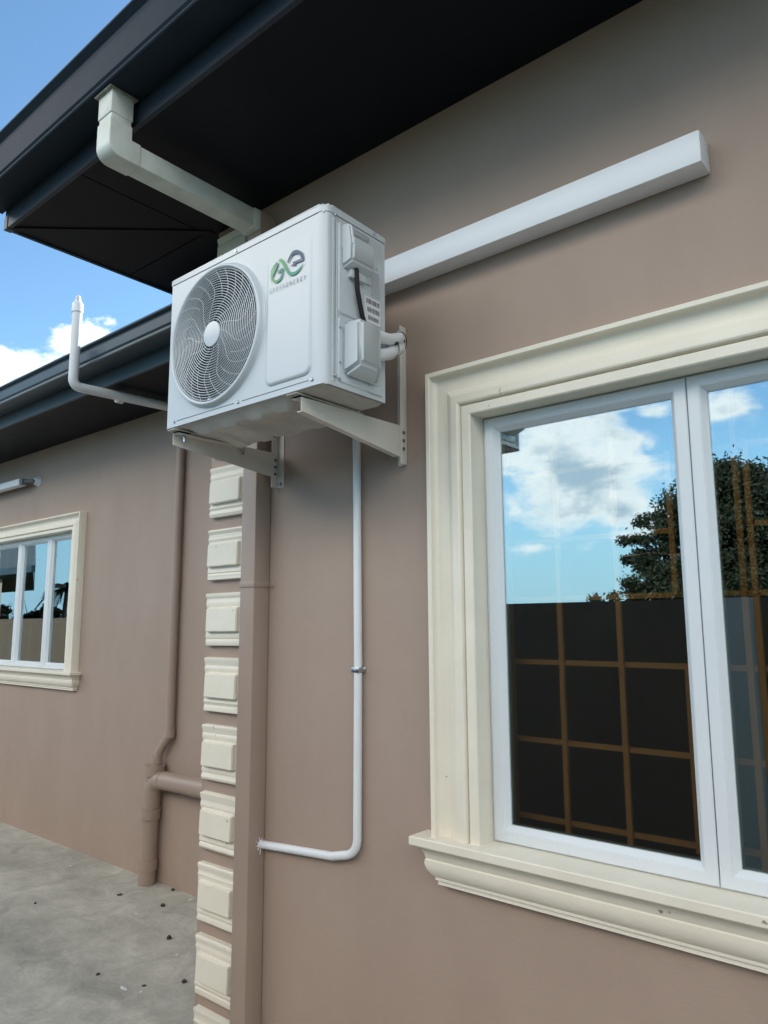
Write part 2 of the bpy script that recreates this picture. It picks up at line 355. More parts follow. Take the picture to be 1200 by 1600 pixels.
# fascia of the main roof
mb = MB(); mb.box(EX, 8, EY, EY+.018, SZ-.006, SZ+.26); mb.box(EX, EX+.018, EY+.018, 6, SZ-.006, SZ+.26)
mb.build('fascia', 'fascia', house, 0)
MB().box(EX-.003, EX+.03, EY-.003, EY+.03, SZ-.009, SZ+.05).build('fascia_corner_cap', 'farmetal', house, 0)
def gutter_profile(y, z0, z1, wdt):   # outer face y, back y+wdt
    h = z1-z0
    o_ = [(y+wdt, z0+h*.12), (y+wdt, z0+.004), (y+.014, z0)]
    for k in range(7):
        a = R(-90-30*k); o_.append((y+.006+.010*math.cos(a), z0+.010+.010*math.sin(a)))
    o_ += [(y+.010, z0+.022), (y+.012, z0+.034), (y+.004, z0+.046), (y+.004, z0+h*.66), (y+.012, z0+h*.70), (y+.014, z0+h*.84)]
    for k in range(8):
        a = R(200-34*k); o_.append((y+.004+.012*math.cos(a), z1-.012+.012*math.sin(a)))
    o_ += [(y+.020, z1-.014), (y+.020, z0+h*.3), (y+.03, z0+.012), (y+wdt-.004, z0+.016), (y+wdt-.004, z0+h*.12)]
    return o_
def gutter(y, z0, z1, wdt, x0, x1, m):
    prof = gutter_profile(y, z0, z1, wdt)
    g = MB(); g.prism(prof, 'x', x0, x1); g.prism([(y+.004, z0+.002), (y+wdt, z0+.002), (y+wdt, z1-.06), (y+.004, z1-.005)], 'x', x0-.002, x0+.0)
    return g.build('gutter', m, house, 30)
gutter(-.81, 3.52, 3.765, .129, EX-.03, 8, 'gutter')
gutter(.19, 3.205, 3.352, .138, -8.5, WX-.002, 'farmetal')
mb = MB(); mb.box(-8.5, WX-.002, .33, .348, FZ-.004, FZ+.23); mb.build('fascia', 'farmetal', house, 0)
mb = MB()
x = -8.5
while x < WX-.01:
    x2 = min(x+.298, WX-.003); mb.box(x, x2, .349, FY-.001, FZ, FZ+.008); x += .30
mb.build('soffit', 'soffit', house, 0)
MB().box(-8.5, WX-.002, .349, FY, FZ+.01, FZ+.016).build('soffit_backing', 'dark', house, 0)
# roofs (hipped main block, lean wing)
tn = math.tan(R(14))
mb = MB()
def rz(y): return 3.70+(y+.79)*tn
A = [(-1.17, -.79), (8.1, -.79), (8.1, 3), (2.6, 3)]
top = [(-1.17, -.79, 3.70), (8.1, -.79, 3.70), (8.1, 3.0, rz(3.0)), (2.6, 3.0, rz(3.0))]
mb.hexa([*top, *[(a, b, c+.03) for a, b, c in top]])
top = [(-1.172, -.78, 3.70), (-1.172, 6.7, 3.70), (2.6, 3.2, rz(3.0)), (2.59, 3.0, rz(3.0))]
mb.hexa([*top, *[(a, b, c+.028) for a, b, c in top]])
mb.build('roof', 'roof', house, 0)
mb = MB()
top = [(-8.6, .215, 3.335), (-1.18, .215, 3.335), (-1.18, 4.2, 3.335+3.985*tn), (-8.6, 4.2, 3.335+3.985*tn)]
mb.hexa([*top, *[(a, b, c+.02) for a, b, c in top]])
mb.build('roof', 'roof', house, 0)
# quoin blocks
def quoin_mesh(seed):
    q = random.Random(seed); H = .222; b = MB()
    prof = [(0, 0), (-.020, .0005), (-.0225, .003), (-.0235, .012), (-.0225, .020), (-.0205, .026), (-.0208, .029), (-.0235, .033), (-.0245, .038), (-.0235, .044), (-.0207, .049), (-.0205, .060),
            (-.0205, .160), (-.0215, .166), (-.0240, .172), (-.0235, .178), (-.0218, .184), (-.0212, .190), (-.0215, .197), (-.0250, .205), (-.0270, .212), (-.0260, .218), (-.0220, .2215), (0, .222)]
    prof = [(y*(1+.06*q.uniform(-1, 1)), z+q.uniform(-.0012, .0012)) for y, z in prof]
    b.prism(prof, 'x', -.403, -.160)
    a = .004*q.uniform(-1, 1)
    x0, x1, z0, z1 = -.387+a, -.178+a, .057, .150
    b.hexa([(x0, -.015, z0), (x1, -.015, z0), (x1, -.015, z1+.012), (x0, -.015, z1+.012), (x0+.002, -.041, z0+.001), (x1-.002, -.041, z0+.001), (x1-.002, -.038, z1+.004), (x0+.002, -.038, z1+.004)], .003, 2)
    # block sits from the corner of the house
    return b
for k in range(13):
    zt = 2.293+.275*(4-k)
    b = quoin_mesh(k)
    o = b.build('quoin_block', 'cream', house, 30)
    o.matrix_parent_inverse = Matrix.Identity(4)
    o.location = (0, -.0005, zt-.222)
    o.rotation_euler = (0, R(rnd.uniform(-.5, .5)), 0)

# windows ------------------------------------------------------------
def trim_profile(s=1.0):
    q = [(0, 0), (0, -.056), (.003, -.060), (.015, -.060), (.018, -.057), (.0185, -.050)]
    q += [(.0185+.044*(1-math.cos(R(a))), -.050+.026*math.sin(R(a))) for a in range(12, 91, 13)]
    q += [(.066, -.0235), (.067, -.0300), (.072, -.0305)]
    q += [(.072+.052*math.sin(R(a))*.5+.026*(1-math.cos(R(a))), -.0305-.024*math.sin(R(a))) for a in range(10, 91, 13)]
    q += [(.128, -.052), (.132, -.044), (.1325, -.036), (.136, -.0355), (.1365, -.044), (.139, -.047), (.166, -.047), (.170, -.043), (.170, .0345)]
    return q
def window(x0, x1, zb, zt, y0, sashes, W=.17, sill_top=.945, sill=(.13, .09), H=None, dec=0, order=0):
    """x0..x1, zb..zt is the opening; y0 the wall face"""
    wf = MB(); fd = .035
    wf.box(x0, x0+.022, y0+fd, y0+fd+.07, zb, zt); wf.box(x1-.022, x1, y0+fd, y0+fd+.07, zb, zt)
    wf.box(x0+.022, x1-.022, y0+fd, y0+fd+.07, zb, zb+.022); wf.box(x0+.022, x1-.022, y0+fd, y0+fd+.07, zt-.022, zt)
    win = wf.build('window', 'frame', house, 0)
    # surround
    b = MB(); sc_ = W/.17
    P = [(d*sc_, y) for d, y in trim_profile()]
    rows = []
    ox0, ox1, oz = x0-W, x1+W, zt+W
    for d, y in P:
        rows.append([b.bm.verts.new(v) for v in ((ox0+d, y0+y, sill_top-.004), (ox0+d, y0+y, oz-d), (ox1-d, y0+y, oz-d), (ox1-d, y0+y, sill_top-.004))])
    for i in range(len(rows)-1):
        for k in range(3): b.bm.faces.new((rows[i][k], rows[i][k+1], rows[i+1][k+1], rows[i+1][k]))
    s_ = b.build('surround', 'cream', win, 32)
    s_.matrix_parent_inverse = Matrix.Identity(4)
    # sill with mitred ends
    T = sill_top; h_ = sill[0]
    so_ = [(.001, T-h_), (.030, T-h_), (.030, T-h_+.014), (.036, T-h_+.014), (.036, T-h_+.022), (.045, T-h_+.030), (.055, T-h_+.045), (.060, T-h_+.062), (.059, T-h_+.074), (.056, T-h_+.078), (.058, T-h_+.082), (.060, T-h_+.092), (.067, T-h_+.106), (.082, T-h_+.116),
           (.086, T-h_+.118), (.092, T-h_+.118), (.094, T-h_+.121), (.094, T-.003), (.091, T), (.002, T)]
    b = MB(); rows = []; xa, xb = ox0+.035, ox1-.035
    for o_, z in so_:
        rows.append([b.bm.verts.new(v) for v in ((xa-o_, y0, z), (xa-o_, y0-o_, z), (xb+o_, y0-o_, z), (xb+o_, y0, z))])
    for i in range(len(rows)-1):
        for k in range(3): b.bm.faces.new((rows[i][k], rows[i][k+1], rows[i+1][k+1], rows[i+1][k]))
    b.box(x0, x1, y0-.0015, y0+fd+.001, zb-.03, T-.0015)
    s_ = b.build('sill', 'cream', win, 32); s_.matrix_parent_inverse = Matrix.Identity(4)
    # sashes
    ix0, ix1, iz0, iz1 = x0+.004, x1-.004, zb+.004, zt-.004
    n = len(sashes)
    for (a, c) in sashes:
        b = MB(); g0 = y0+fd-.006
        sw = .047   # sash width
        out = [(a, iz0), (c, iz0), (c, iz1), (a, iz1)]
        def ring(off, y): return [b.bm.verts.new((px+(off if k in (0, 3) else -off), y, pz+(off if k in (0, 1) else -off))) for k, (px, pz) in enumerate(out)]
        rg = [ring(0, g0+.03), ring(0, g0), ring(.003, g0-.003), ring(.030, g0-.003), ring(.031, g0-.001), ring(.033, g0-.001), ring(sw, g0+.018), ring(sw, g0+.05)]
        for i in range(len(rg)-1):
            for k in range(4): b.bm.faces.new((rg[i][k], rg[i][(k+1) % 4], rg[i+1][(k+1) % 4], rg[i+1][k]))
        s_ = b.build('sash', 'frame', win, 0); s_.matrix_parent_inverse = Matrix.Identity(4)
        b = MB(); b.box(a+sw-.003, c-sw+.003, g0+.022, g0+.026, iz0+sw-.003, iz1-sw+.003)
        s_ = b.build('pane', 'glass', win, 0); s_.matrix_parent_inverse = Matrix.Identity(4)
    return win
w1 = window(.99, 2.33, .951, 2.272, 0, [(.998, 1.6446), (1.6475, 2.322)], sill_top=.953, sill=(.145, .09))
w2 = window(-5.55, -3.34, 1.262, 2.355, FY, [(-3.85, -3.345), (-4.40, -3.853), (-4.95, -4.403), (-5.545, -4.953)], W=.135, sill_top=1.262, sill=(.140, .09))
# dark gaps between sashes are real gaps; security bars inside
def bars(win, verts, hors, y):
    for (x, z0, z1) in verts:
        b = MB().box(x-.0078, x+.0078, y, y+.012, z0, z1)
        o = b.build('security_bar', 'bars', win, 0); o.matrix_parent_inverse = Matrix.Identity(4)
    for (z, x0, x1) in hors:
        b = MB().box(x0, x1, y+.0125, y+.022, z-.0078, z+.0078)
        o = b.build('security_bar', 'bars', win, 0); o.matrix_parent_inverse = Matrix.Identity(4)
bars(w1, [(1.0, .96, 2.27), (1.178, .96, 2.27), (1.370, .96, 2.27), (1.560, .99, 1.48), (1.540, 1.68, 2.10), (1.722, .96, 2.27), (1.750, .96, 2.1), (1.94, .96, 2.27), (2.13, .96, 2.27), (2.31, .96, 2.27)],
     [(1.006, 1.0, 1.57), (1.24, 1.0, 1.57), (1.482, 1.0, 1.57), (1.682, 1.0, 1.55), (1.868, 1.0, 1.55), (2.09, 1.0, 1.55), (1.015, 1.62, 2.31), (1.24, 1.62, 2.31), (1.482, 1.62, 2.31), (1.682, 1.62, 2.31), (1.868, 1.74, 2.31), (2.09, 1.62, 2.31)], .15)
vb = [(-3.45-.19*k, 1.27, 2.35) for k in range(11)]
bars(w2, vb, [(1.64, -5.54, -3.35), (2.0, -5.54, -3.35), (2.22, -5.54, -3.35)], FY+.15)

# ------------------------------------------------------------------ rainwater downpipe
dp = thing('downpipe', 'square rainwater downpipe, weathered white under the eave and taupe below', 'downpipe', (-.06, -.04, 0))
X0, X1 = -.105, -.019
b = MB(); b.box(X0, X1, -.083, -.003, -.02, 3.215, .004)
b.build('lower_pipe', 'brown', dp)
b = MB(); b.box(X0-.001, X1+.001, -.785, -.705, 3.365, 3.50, .005); b.build('outlet_socket', 'oldpvc', dp)
b = MB(); b.box(X0-.004, X1+.004, -.789, -.701, 3.425, 3.516, .004); b.build('outlet_collar', 'oldpvc', dp)
b = MB(); b.box(X0-.012, X1+.014, -.802, -.690, 3.513, 3.5195, .002); b.build('outlet_flange', 'dirty', dp)
def sweep_rect(pts2, x0, x1, h):  # pts2: centreline in (y,z); builds a rectangular duct
    b = MB(); rows = []
    P = [Vector((y, z)) for y, z in pts2]
    for i, p in enumerate(P):
        if i == 0: d = P[1]-p
        elif i == len(P)-1: d = p-P[-2]
        else: d = (P[i+1]-p).normalized()+(p-P[i-1]).normalized()
        d.normalize(); n = Vector((-d.y, d.x))*h/2
        q1, q2 = p+n, p-n; c_ = .004
        rows.append([b.bm.verts.new(v) for v in ((x0+c_, q1.x, q1.y), (x1-c_, q1.x, q1.y), (x1, (q1-n.normalized()*c_).x, (q1-n.normalized()*c_).y), (x1, (q2+n.normalized()*c_).x, (q2+n.normalized()*c_).y),
                                                  (x1-c_, q2.x, q2.y), (x0+c_, q2.x, q2.y), (x0, (q2+n.normalized()*c_).x, (q2+n.normalized()*c_).y), (x0, (q1-n.normalized()*c_).x, (q1-n.normalized()*c_).y))])
    for i in range(len(rows)-1):
        for k in range(8): b.bm.faces.new((rows[i][k], rows[i][(k+1) % 8], rows[i+1][(k+1) % 8], rows[i+1][k]))
    b.bm.faces.new(rows[0]); b.bm.faces.new(rows[-1][::-1])
    return b
el = [(-.789, 3.405), (-.789, 3.318)]+[(-.744-.045*math.cos(R(a_)), 3.312-.044*math.sin(R(a_))) for a_ in range(0, 91, 15)]+[(-.664, 3.268), (-.664, 3.354), (-.701, 3.354), (-.701, 3.405)]
MB().prism(el, 'x', X0-.003, X1+.003, .0025).build('elbow', 'oldpvc', dp, 25)
MB().box(X0, X1, -.666, -.125, 3.271, 3.351, .004, 2).build('run', 'oldpvc', dp, 25)
MB().box(X0-.003, X1+.003, -.128, -.092, 3.268, 3.354, .003, 2).build('socket', 'oldpvc', dp, 25)
MB().prism([(-.092, 3.268), (-.092, 3.354), (-.030, 3.354), (-.008, 3.343), (-.001, 3.320), (-.001, 3.18), (-.087, 3.18), (-.087, 3.25)], 'x', X0-.0025, X1+.0025, .002).build('wall_elbow', 'brown', dp, 25)
b = MB(); b.box(X0-.003, X1+.0035, -.0865, -.001, 1.752, 1.776, .0012); b.box(X1+.0035, X1+.032, -.004, -.0005, 1.752, 1.776, .001)
s_ = b.build('strap', 'brown', dp)
MB().cyl((X1+.018, -.004, 1.764), (X1+.018, -.009, 1.764), .005, 12).build('screw', 'brown', dp)

# ------------------------------------------------------------------ conduit draining into the downpipe
cd = thing('condensate_pipe', 'slim white drain pipe looping down from the unit into the taupe downpipe side', 'drain pipe', (.478, -.02, 2.3))
pts = [(.470, -.020, 2.48), (.470, -.020, 2.35), (.474, -.020, 2.2), (.481, -.020, 1.45), (.478, -.020, .83), (.36, -.020, .802), (-.020, -.020, .775)]
fl = [Vector(pts[0])]+fillet(pts[0:3], .03)[1:-1]+fillet(pts[2:6], .055, 10)
b = MB(); b.tube(fillet([pts[0], pts[1], pts[3], pts[4], pts[6]], .03, 8) if False else fl+[Vector(pts[6])], .0148, 18)
b.build('pipe', 'white', cd, 50)
b = MB(); b.tube([(.481, -.020-.0165*math.cos(a_), 1.445) if False else (.481+.0165*math.sin(a_), -.020-.0165*math.cos(a_), 1.445) for a_ in [R(x_) for x_ in range(-100, 101, 20)]], .002, 6)
b.box(.460, .502, -.005, -.001, 1.435, 1.455, .001); b.box(.4635, .4985, -.0375, -.002, 1.436, 1.454, .002)
b.build('clip', 'steel', cd)
b = MB()
for k in range(10):
    a_ = 2*math.pi*k/10; r1 = .016+.012*rnd.random(); b.prism([(-.02+.012*math.cos(a_), .775+.012*math.sin(a_)), (-.02+r1*1.2*math.cos(a_+.1), .775+1.3*r1*math.sin(a_+.1)), (-.02+.013*math.cos(a_+.35), .775+.013*math.sin(a_+.35))], 'x', -.0188, -.0165)
b.build('chipped_paint', 'chip', cd)

# ------------------------------------------------------------------ trunking
tk = thing('pipe_cover', 'long white rectangular pipe cover running along the wall above the window', 'pipe cover', (1.2, 0, 2.85))
MB().box(.15, 1.7545, -.0795, -.0008, 2.811, 2.9025, .003).build('cover', 'whitetrunk', tk, 30)
MB().box(1.753, 1.758, -.0788, -.0012, 2.8117, 2.9018, .002, 2).build('end_cap', 'whitetrunk', tk, 30)

# ------------------------------------------------------------------ brackets
def rail_holes(b, x, zs): pass
def bracket(xw, sgn, label):
    """xw web plane; sgn +1: wall flange to +x (web seen in front of it)"""
    br = thing('wall_bracket', label, 'bracket', (xw, 0, 2.15), 'folding steel brackets carrying the outdoor unit')
    b = MB(); b.box(min(xw, xw-.003*sgn), max(xw, xw-.003*sgn), -.036, -.0008, 2.155, 2.66, .0008)
    b.box(min(xw-.003*sgn*0, xw+.036*sgn), max(xw, xw+.036*sgn), -.004, -.0008, 2.155, 2.66, .0008)
    b.build('rail', 'bracket', br, 30)
    ax = xw+.0015 if sgn > 0 else xw-.0045
    # arm: tapered channel, open side facing the unit centre
    b = MB()
    prof = [(-.505, 2.243), (-.506, 2.284), (-.03, 2.288), (-.012, 2.288), (-.012, 2.200), (-.03, 2.196)]
    if sgn < 0: prof = [(-.505, 2.241), (-.506, 2.284), (-.034, 2.292), (-.034, 2.180)]
    b.prism(prof, 'x', ax, ax+.003)
    d = -1
    b.prism([(-.506, 2.284), (-.506, 2.281), (-.034, 2.285), (-.034, 2.288)], 'x', ax+.003 if sgn > 0 else ax-.035, ax+.035 if sgn > 0 else ax)
    if sgn < 0: b.prism([(-.500, 2.2435), (-.500, 2.2405), (-.036, 2.1805), (-.036, 2.1835)], 'x', ax-.022, ax)
    b.build('arm', 'bracket', br, 0)
    for z in (2.268, 2.239, 2.210):
        if sgn > 0: MB().cyl((ax+.003, -.022, z), (ax+.008, -.022, z), .0062, 6).build('bolt', 'darksteel', br, 0)
        else: MB().cyl((xw+.0002, -.019, z-.0), (xw+.004, -.019, z), .0068, 12).build('bolt', 'darksteel', br, 0)
    for z in (2.60, 2.565, 2.53, 2.495, 2.46, 2.35, 2.315) if sgn < 0 else ():
        MB().cyl((xw+.0002, -.018, z), (xw+.0008, -.018, z), .0042, 12).build('bolt_hole', 'rubber', br, 0)
    zb = 2.170
    if sgn > 0: MB().cyl((xw+.02, -.004, zb), (xw+.02, -.012, zb), .008, 6).build('bolt', 'darksteel', br, 0)
    else: MB().cyl((xw+.0002, -.018, zb), (xw+.002, -.018, zb), .008, 12).build('bolt', 'bracket', br, 0)
    # clamp bolts through the feet
    for y in (-.47, -.20):
        xx = ax+.018 if sgn > 0 else ax-.018
        MB().cyl((xx, y, 2.283), (xx, y, 2.272), .0085, 6).cyl((xx, y, 2.283), (xx, y, 2.258), .0045, 10).build('clamp_bolt', 'steel', br, 0)
    return br
bracket(.692, -1, 'cream steel wall bracket under the cable end of the outdoor unit')
bracket(.020, +1, 'shaded cream steel wall bracket under the fan end, just right of the downpipe')

# ------------------------------------------------------------------ air conditioner
ac = thing('air_conditioner', 'white outdoor air conditioning unit with round fan grille on wall brackets', 'air conditioner', (.4, -.38, 2.297))
AX0, AX1, AY0, AY1, AZ0, AZ1 = 0.0, .80, -.52, -.243, 2.302, 2.873
CX, CZ, FRr = .279, 2.583, .233
LID = .026
# front panel with round opening
b = MB(); n = 96
circ = [b.bm.verts.new((CX+FRr*math.cos(2*math.pi*k/n), AY0, CZ+FRr*math.sin(2*math.pi*k/n))) for k in range(n)]
inner = [b.bm.verts.new((CX+FRr*math.cos(2*math.pi*k/n), AY0+.03, CZ+FRr*math.sin(2*math.pi*k/n))) for k in range(n)]
fx0, fx1, fz0, fz1 = AX0+.004, AX1-.03, AZ0, AZ1-LID
def ray(k):
    c, s_ = math.cos(2*math.pi*k/n), math.sin(2*math.pi*k/n); tt = []
    if c > 1e-9: tt.append((.258)/c)
    if c < -1e-9: tt.append((fx0-CX)/c)
    if s_ > 1e-9: tt.append((fz1-CZ)/s_)
    if s_ < -1e-9: tt.append((fz0-CZ)/s_)
    q = min(tt); return (CX+q*c, AY0, CZ+q*s_)
outer = [b.bm.verts.new(ray(k)) for k in range(n)]
for k in range(n):
    j = (k+1) % n
    b.bm.faces.new((circ[k], circ[j], outer[j], outer[k])); b.bm.faces.new((circ[k], inner[k], inner[j], circ[j]))
# fill the four corners
for sxn, szn in ((fx0, fz0), (fx0, fz1), (CX+.258, fz0), (CX+.258, fz1)):
    cv = b.bm.verts.new((sxn, AY0, szn))
    for k in range(n):
        j = (k+1) % n; p_, q_ = outer[k].co, outer[j].co
        on = lambda v: (abs(v.x-sxn) < 1e-5, abs(v.z-szn) < 1e-5)
        a_, c_ = on(p_), on(q_)
        if (a_[0] and c_[1] and not c_[0]) or (a_[1] and c_[0] and not a_[0]): b.face((outer[k], outer[j], cv))
b.box(CX+.258, fx1, AY0, AY0+.004, fz0, fz1)
b.build('front_panel', 'ac', ac, 30)
# wrap-round casing
b = MB(); path = [(fx1, AY0)]+[(AX1-.03+.03*math.sin(R(a)), AY0+.03-.03*math.cos(R(a))) for a in range(10, 91, 10)]+[(AX1, AY1), (AX0, AY1), (AX0, AY0+.004), (AX0+.004, AY0)]
v0 = [b.bm.verts.new((x, y, AZ0)) for x, y in path]; v1 = [b.bm.verts.new((x, y, AZ1-LID)) for x, y in path]
for i in range(len(path)-1): b.bm.faces.new((v0[i], v0[i+1], v1[i+1], v1[i]))
b.build('casing', 'ac', ac, 30)
# lid
b = bmesh.new(); e_ = .0015
path = [(AX0-e_+.004, AY0-e_), (fx1, AY0-e_)]+[(AX1-.03+(.03+e_)*math.sin(R(a)), AY0+.03-(.03+e_)*math.cos(R(a))) for a in range(10, 91, 10)]+[(AX1+e_, AY1+e_), (AX0-e_, AY1+e_), (AX0-e_, AY0)]
A = [b.verts.new((x, y, AZ1-LID+.0015)) for x, y in path]; B = [b.verts.new((x, y, AZ1)) for x, y in path]
b.faces.new(A[::-1]); tp = b.faces.new(B)
for i in range(len(A)): b.faces.new((A[i], A[(i+1) % len(A)], B[(i+1) % len(A)], B[i]))
bmesh.ops.bevel(b, geom=[e for e in tp.edges], offset=.006, segments=3, affect='EDGES')
mb = MB(); mb.join(b); mb.box(AX0+.004, AX1-.01, AY0+.003, AY1-.002, AZ1-LID-.004, AZ1-LID+.001)
mb.build('lid', 'ac', ac, 35)
# fan bay
b = MB()
for k in range(n):
    a0, a1 = 2*math.pi*k/n, 2*math.pi*(k+1)/n
    ring = []
    for (r_, y_) in ((FRr, AY0+.03), (.222, AY0+.06), (.222, AY0+.15)):
        ring.append((b.bm.verts.new((CX+r_*math.cos(a0), y_, CZ+r_*math.sin(a0))), b.bm.verts.new((CX+r_*math.cos(a1), y_, CZ+r_*math.sin(a1)))))
    for i in range(2): b.bm.faces.new((ring[i][0], ring[i][1], ring[i+1][1], ring[i+1][0]))
bmesh.ops.remove_doubles(b.bm, verts=b.bm.verts[:], dist=1e-5)
b.build('fan_shroud', 'blade', ac, 40)
MB().box(AX0+.01, .55, AY0+.17, AY0+.175, AZ0+.01, AZ1-LID-.01).build('condenser_coil', 'fin', ac, 0)
b = MB(); b.cyl((CX, AY0+.045, CZ), (CX, AY0+.12, CZ), .055, 32)
fan = b.build('fan', 'blade', ac, 30)
for kb in range(3):
    b = MB(); rows = []
    for i in range(9):
        r_ = .05+.160*i/8
        row = []
        for j in range(9):
            sp = (j/8-.5)
            a_ = R(100)+kb*2*math.pi/3+sp*R(58+10*i/8)+.35*(i/8)
            row.append(b.bm.verts.new((CX+r_*math.cos(a_), AY0+.085+.05*sp+.01*(1-4*sp*sp), CZ+r_*math.sin(a_))))
        rows.append(row)
    for i in range(8):
        for j in range(8): b.bm.faces.new((rows[i][j], rows[i+1][j], rows[i+1][j+1], rows[i][j+1]))
    o = b.build('fan_blade', 'blade', fan, 60); o.matrix_parent_inverse = Matrix.Identity(4)
    md = o.modifiers.new('thickness', 'SOLIDIFY'); md.thickness = .002
# grille
b = MB()
prof = [(.2325, -.002), (.2325, .012), (.234, .0175), (.2375, .020), (.2425, .0195), (.2455, .016), (.2475, .010), (.2500, .002), (.2530, .000)]
rows = []
for k in range(n):
    a_ = 2*math.pi*k/n
    rows.append([b.bm.verts.new((CX+r_*math.cos(a_), AY0-h_, CZ+r_*math.sin(a_))) for r_, h_ in prof])
for k in range(n):
    for i in range(len(prof)-1): b.bm.faces.new((rows[k][i], rows[k][i+1], rows[(k+1) % n][i+1], rows[(k+1) % n][i]))
gr = b.build('grille_rim', 'ac', ac, 60)
def gy(r_): return AY0-.0135-.004*(1-(r_/.230)**2)
b = MB()
NR = 21
for i in range(NR):
    r_ = .053+(.2285-.053)*i/(NR-1)
    b.tube([(CX+r_*math.cos(2*math.pi*k/72), gy(r_), CZ+r_*math.sin(2*math.pi*k/72)) for k in range(72)], .0019, 6, closed=True)
NS = 13
def spoke(a0, ra, rb, f):
    m_ = 9; P_ = []
    for j in range(m_+1):
        r_ = ra+(rb-ra)*j/m_; a_ = a0+f(j/m_); P_.append((CX+r_*math.cos(a_), gy(r_)+.0004, CZ+r_*math.sin(a_)))
    b.tube(P_, .00125, 6)
for k in range(NS):
    a0 = 2*math.pi*k/NS+.1
    spoke(a0, .046, .148, lambda t_: -.50*math.sin(math.pi/2*t_))
    spoke(a0-.50, .148, .2325, lambda t_: .30*t_**1.2)
    spoke(a0-.50+math.pi/NS, .135, .2325, lambda t_: -.06+.34*t_**1.2)
o = b.build('grille', 'grille', ac, 60)
b = MB(); pr = [(0, .022), (.040, .022), (.0435, .0212), (.0448, .019), (.0448, .014)]
rows = []
for k in range(48):
    a_ = 2*math.pi*k/48; rows.append([b.bm.verts.new((CX+max(r_, .0001)*math.cos(a_), AY0-h_, CZ+max(r_, .0001)*math.sin(a_))) for r_, h_ in pr])
for k in range(48):
    for i in range(len(pr)-1): b.bm.faces.new((rows[k][i], rows[k][i+1], rows[(k+1) % 48][i+1], rows[(k+1) % 48][i]))
b.build('grille_badge', 'ac', ac, 40)
# embossed panel on the front
def rrect(x0, x1, z0, z1, r_, m_=6):
    o_ = []
    for cx_, cz_, a0 in ((x1-r_, z1-r_, 0), (x0+r_, z1-r_, 90), (x0+r_, z0+r_, 180), (x1-r_, z0+r_, 270)):
        for k in range(m_+1): o_.append((cx_+r_*math.cos(R(a0+90*k/m_)), cz_+r_*math.sin(R(a0+90*k/m_))))
    return o_
def emboss(b, axis, base, outd, x0, x1, z0, z1, r_, steps, tilt=None):
    """raised rounded panel; steps = [(inset, height)], outd = sign"""
    rows = []
    for ins, h in steps:
        pts_ = rrect(x0+ins, x1-ins, z0+ins, z1-ins, max(r_-ins, .001))
        if tilt: hs_ = [h*(tilt[0]+tilt[1]*(u-x0)/(x1-x0)+tilt[2]*(z1-v)/(z1-z0)) for u, v in pts_]
        else: hs_ = [h]*len(pts_)
        rows.append([b.bm.verts.new((u, base+outd*h, v) if axis == 'y' else (base+outd*h, u, v)) for (u, v), h in zip(pts_, hs_)])
    for i in range(len(rows)-1):
        m_ = len(rows[0])
        for k in range(m_): b.bm.faces.new((rows[i][k], rows[i][(k+1) % m_], rows[i+1][(k+1) % m_], rows[i+1][k]))
    b.bm.faces.new(rows[-1])
b = MB(); emboss(b, 'y', AY0+.0005, -1, .540, .748, 2.338, 2.803, .030, [(0, 0), (.003, .45), (.007, .88), (.012, 1.0), (.014, 1.0), (.022, 1.0)], (.0001, .0006, .0078))
b.build('embossed_panel', 'ac', ac, 50)
b = MB()
# seams
b.box(.012, .770, AY0-.0006, AY0+.001, AZ1-LID-.0015, AZ1-LID+.0012)
for a_, c_ in ((.065, .385), (.425, .735)): b.box(a_, c_, AY0-.0009, AY0+.001, 2.3205, 2.3225)
b.box(AX1-.001, AX1+.0007, -.485, -.245, AZ1-LID-.0012, AZ1-LID+.001)
b.box(AX1-.001, AX1+.0006, -.476, -.4748, 2.315, 2.83)
b.build('casing_seam', 'dark', ac, 0)
b = MB(); b.box(AX1-.001, AX1+.0022, -.488, -.482, 2.315, 2.835, .001); b.box(AX1-.001, AX1+.0022, -.471, -.467, 2.33, 2.83, .001)
b.build('side_ribs', 'ac', ac, 0)
b = MB(); emboss(b, 'x', AX1, 1, -.464, -.262, 2.535, 2.835, .014, [(0, 0), (.002, .003), (.004, .004)])
emboss(b, 'x', AX1, 1, -.464, -.262, 2.318, 2.528, .014, [(0, 0), (.002, .003), (.004, .004)])
b.build('side_plate', 'ac', ac, 50)
for (x_, z_) in ((.376, 2.858), (.050, 2.3215), (.405, 2.3215), (.750, 2.3215), (.275, 2.352)):
    yy = AY0-.001 if z_ != 2.352 else AY0-.018
    MB().cyl((x_, yy, z_), (x_, yy-.004, z_), .0065, 14, .0045).build('screw', 'steel', ac, 30)
for (y_, z_) in ((-.478, 2.845), (-.300, 2.858), (-.477, 2.333), (-.459, 2.327), (-.457, 2.49), (-.457, 2.38)):
    MB().cyl((AX1+.003, y_, z_), (AX1+.0075, y_, z_), .005, 14, .0035).build('screw', 'steel', ac, 30)
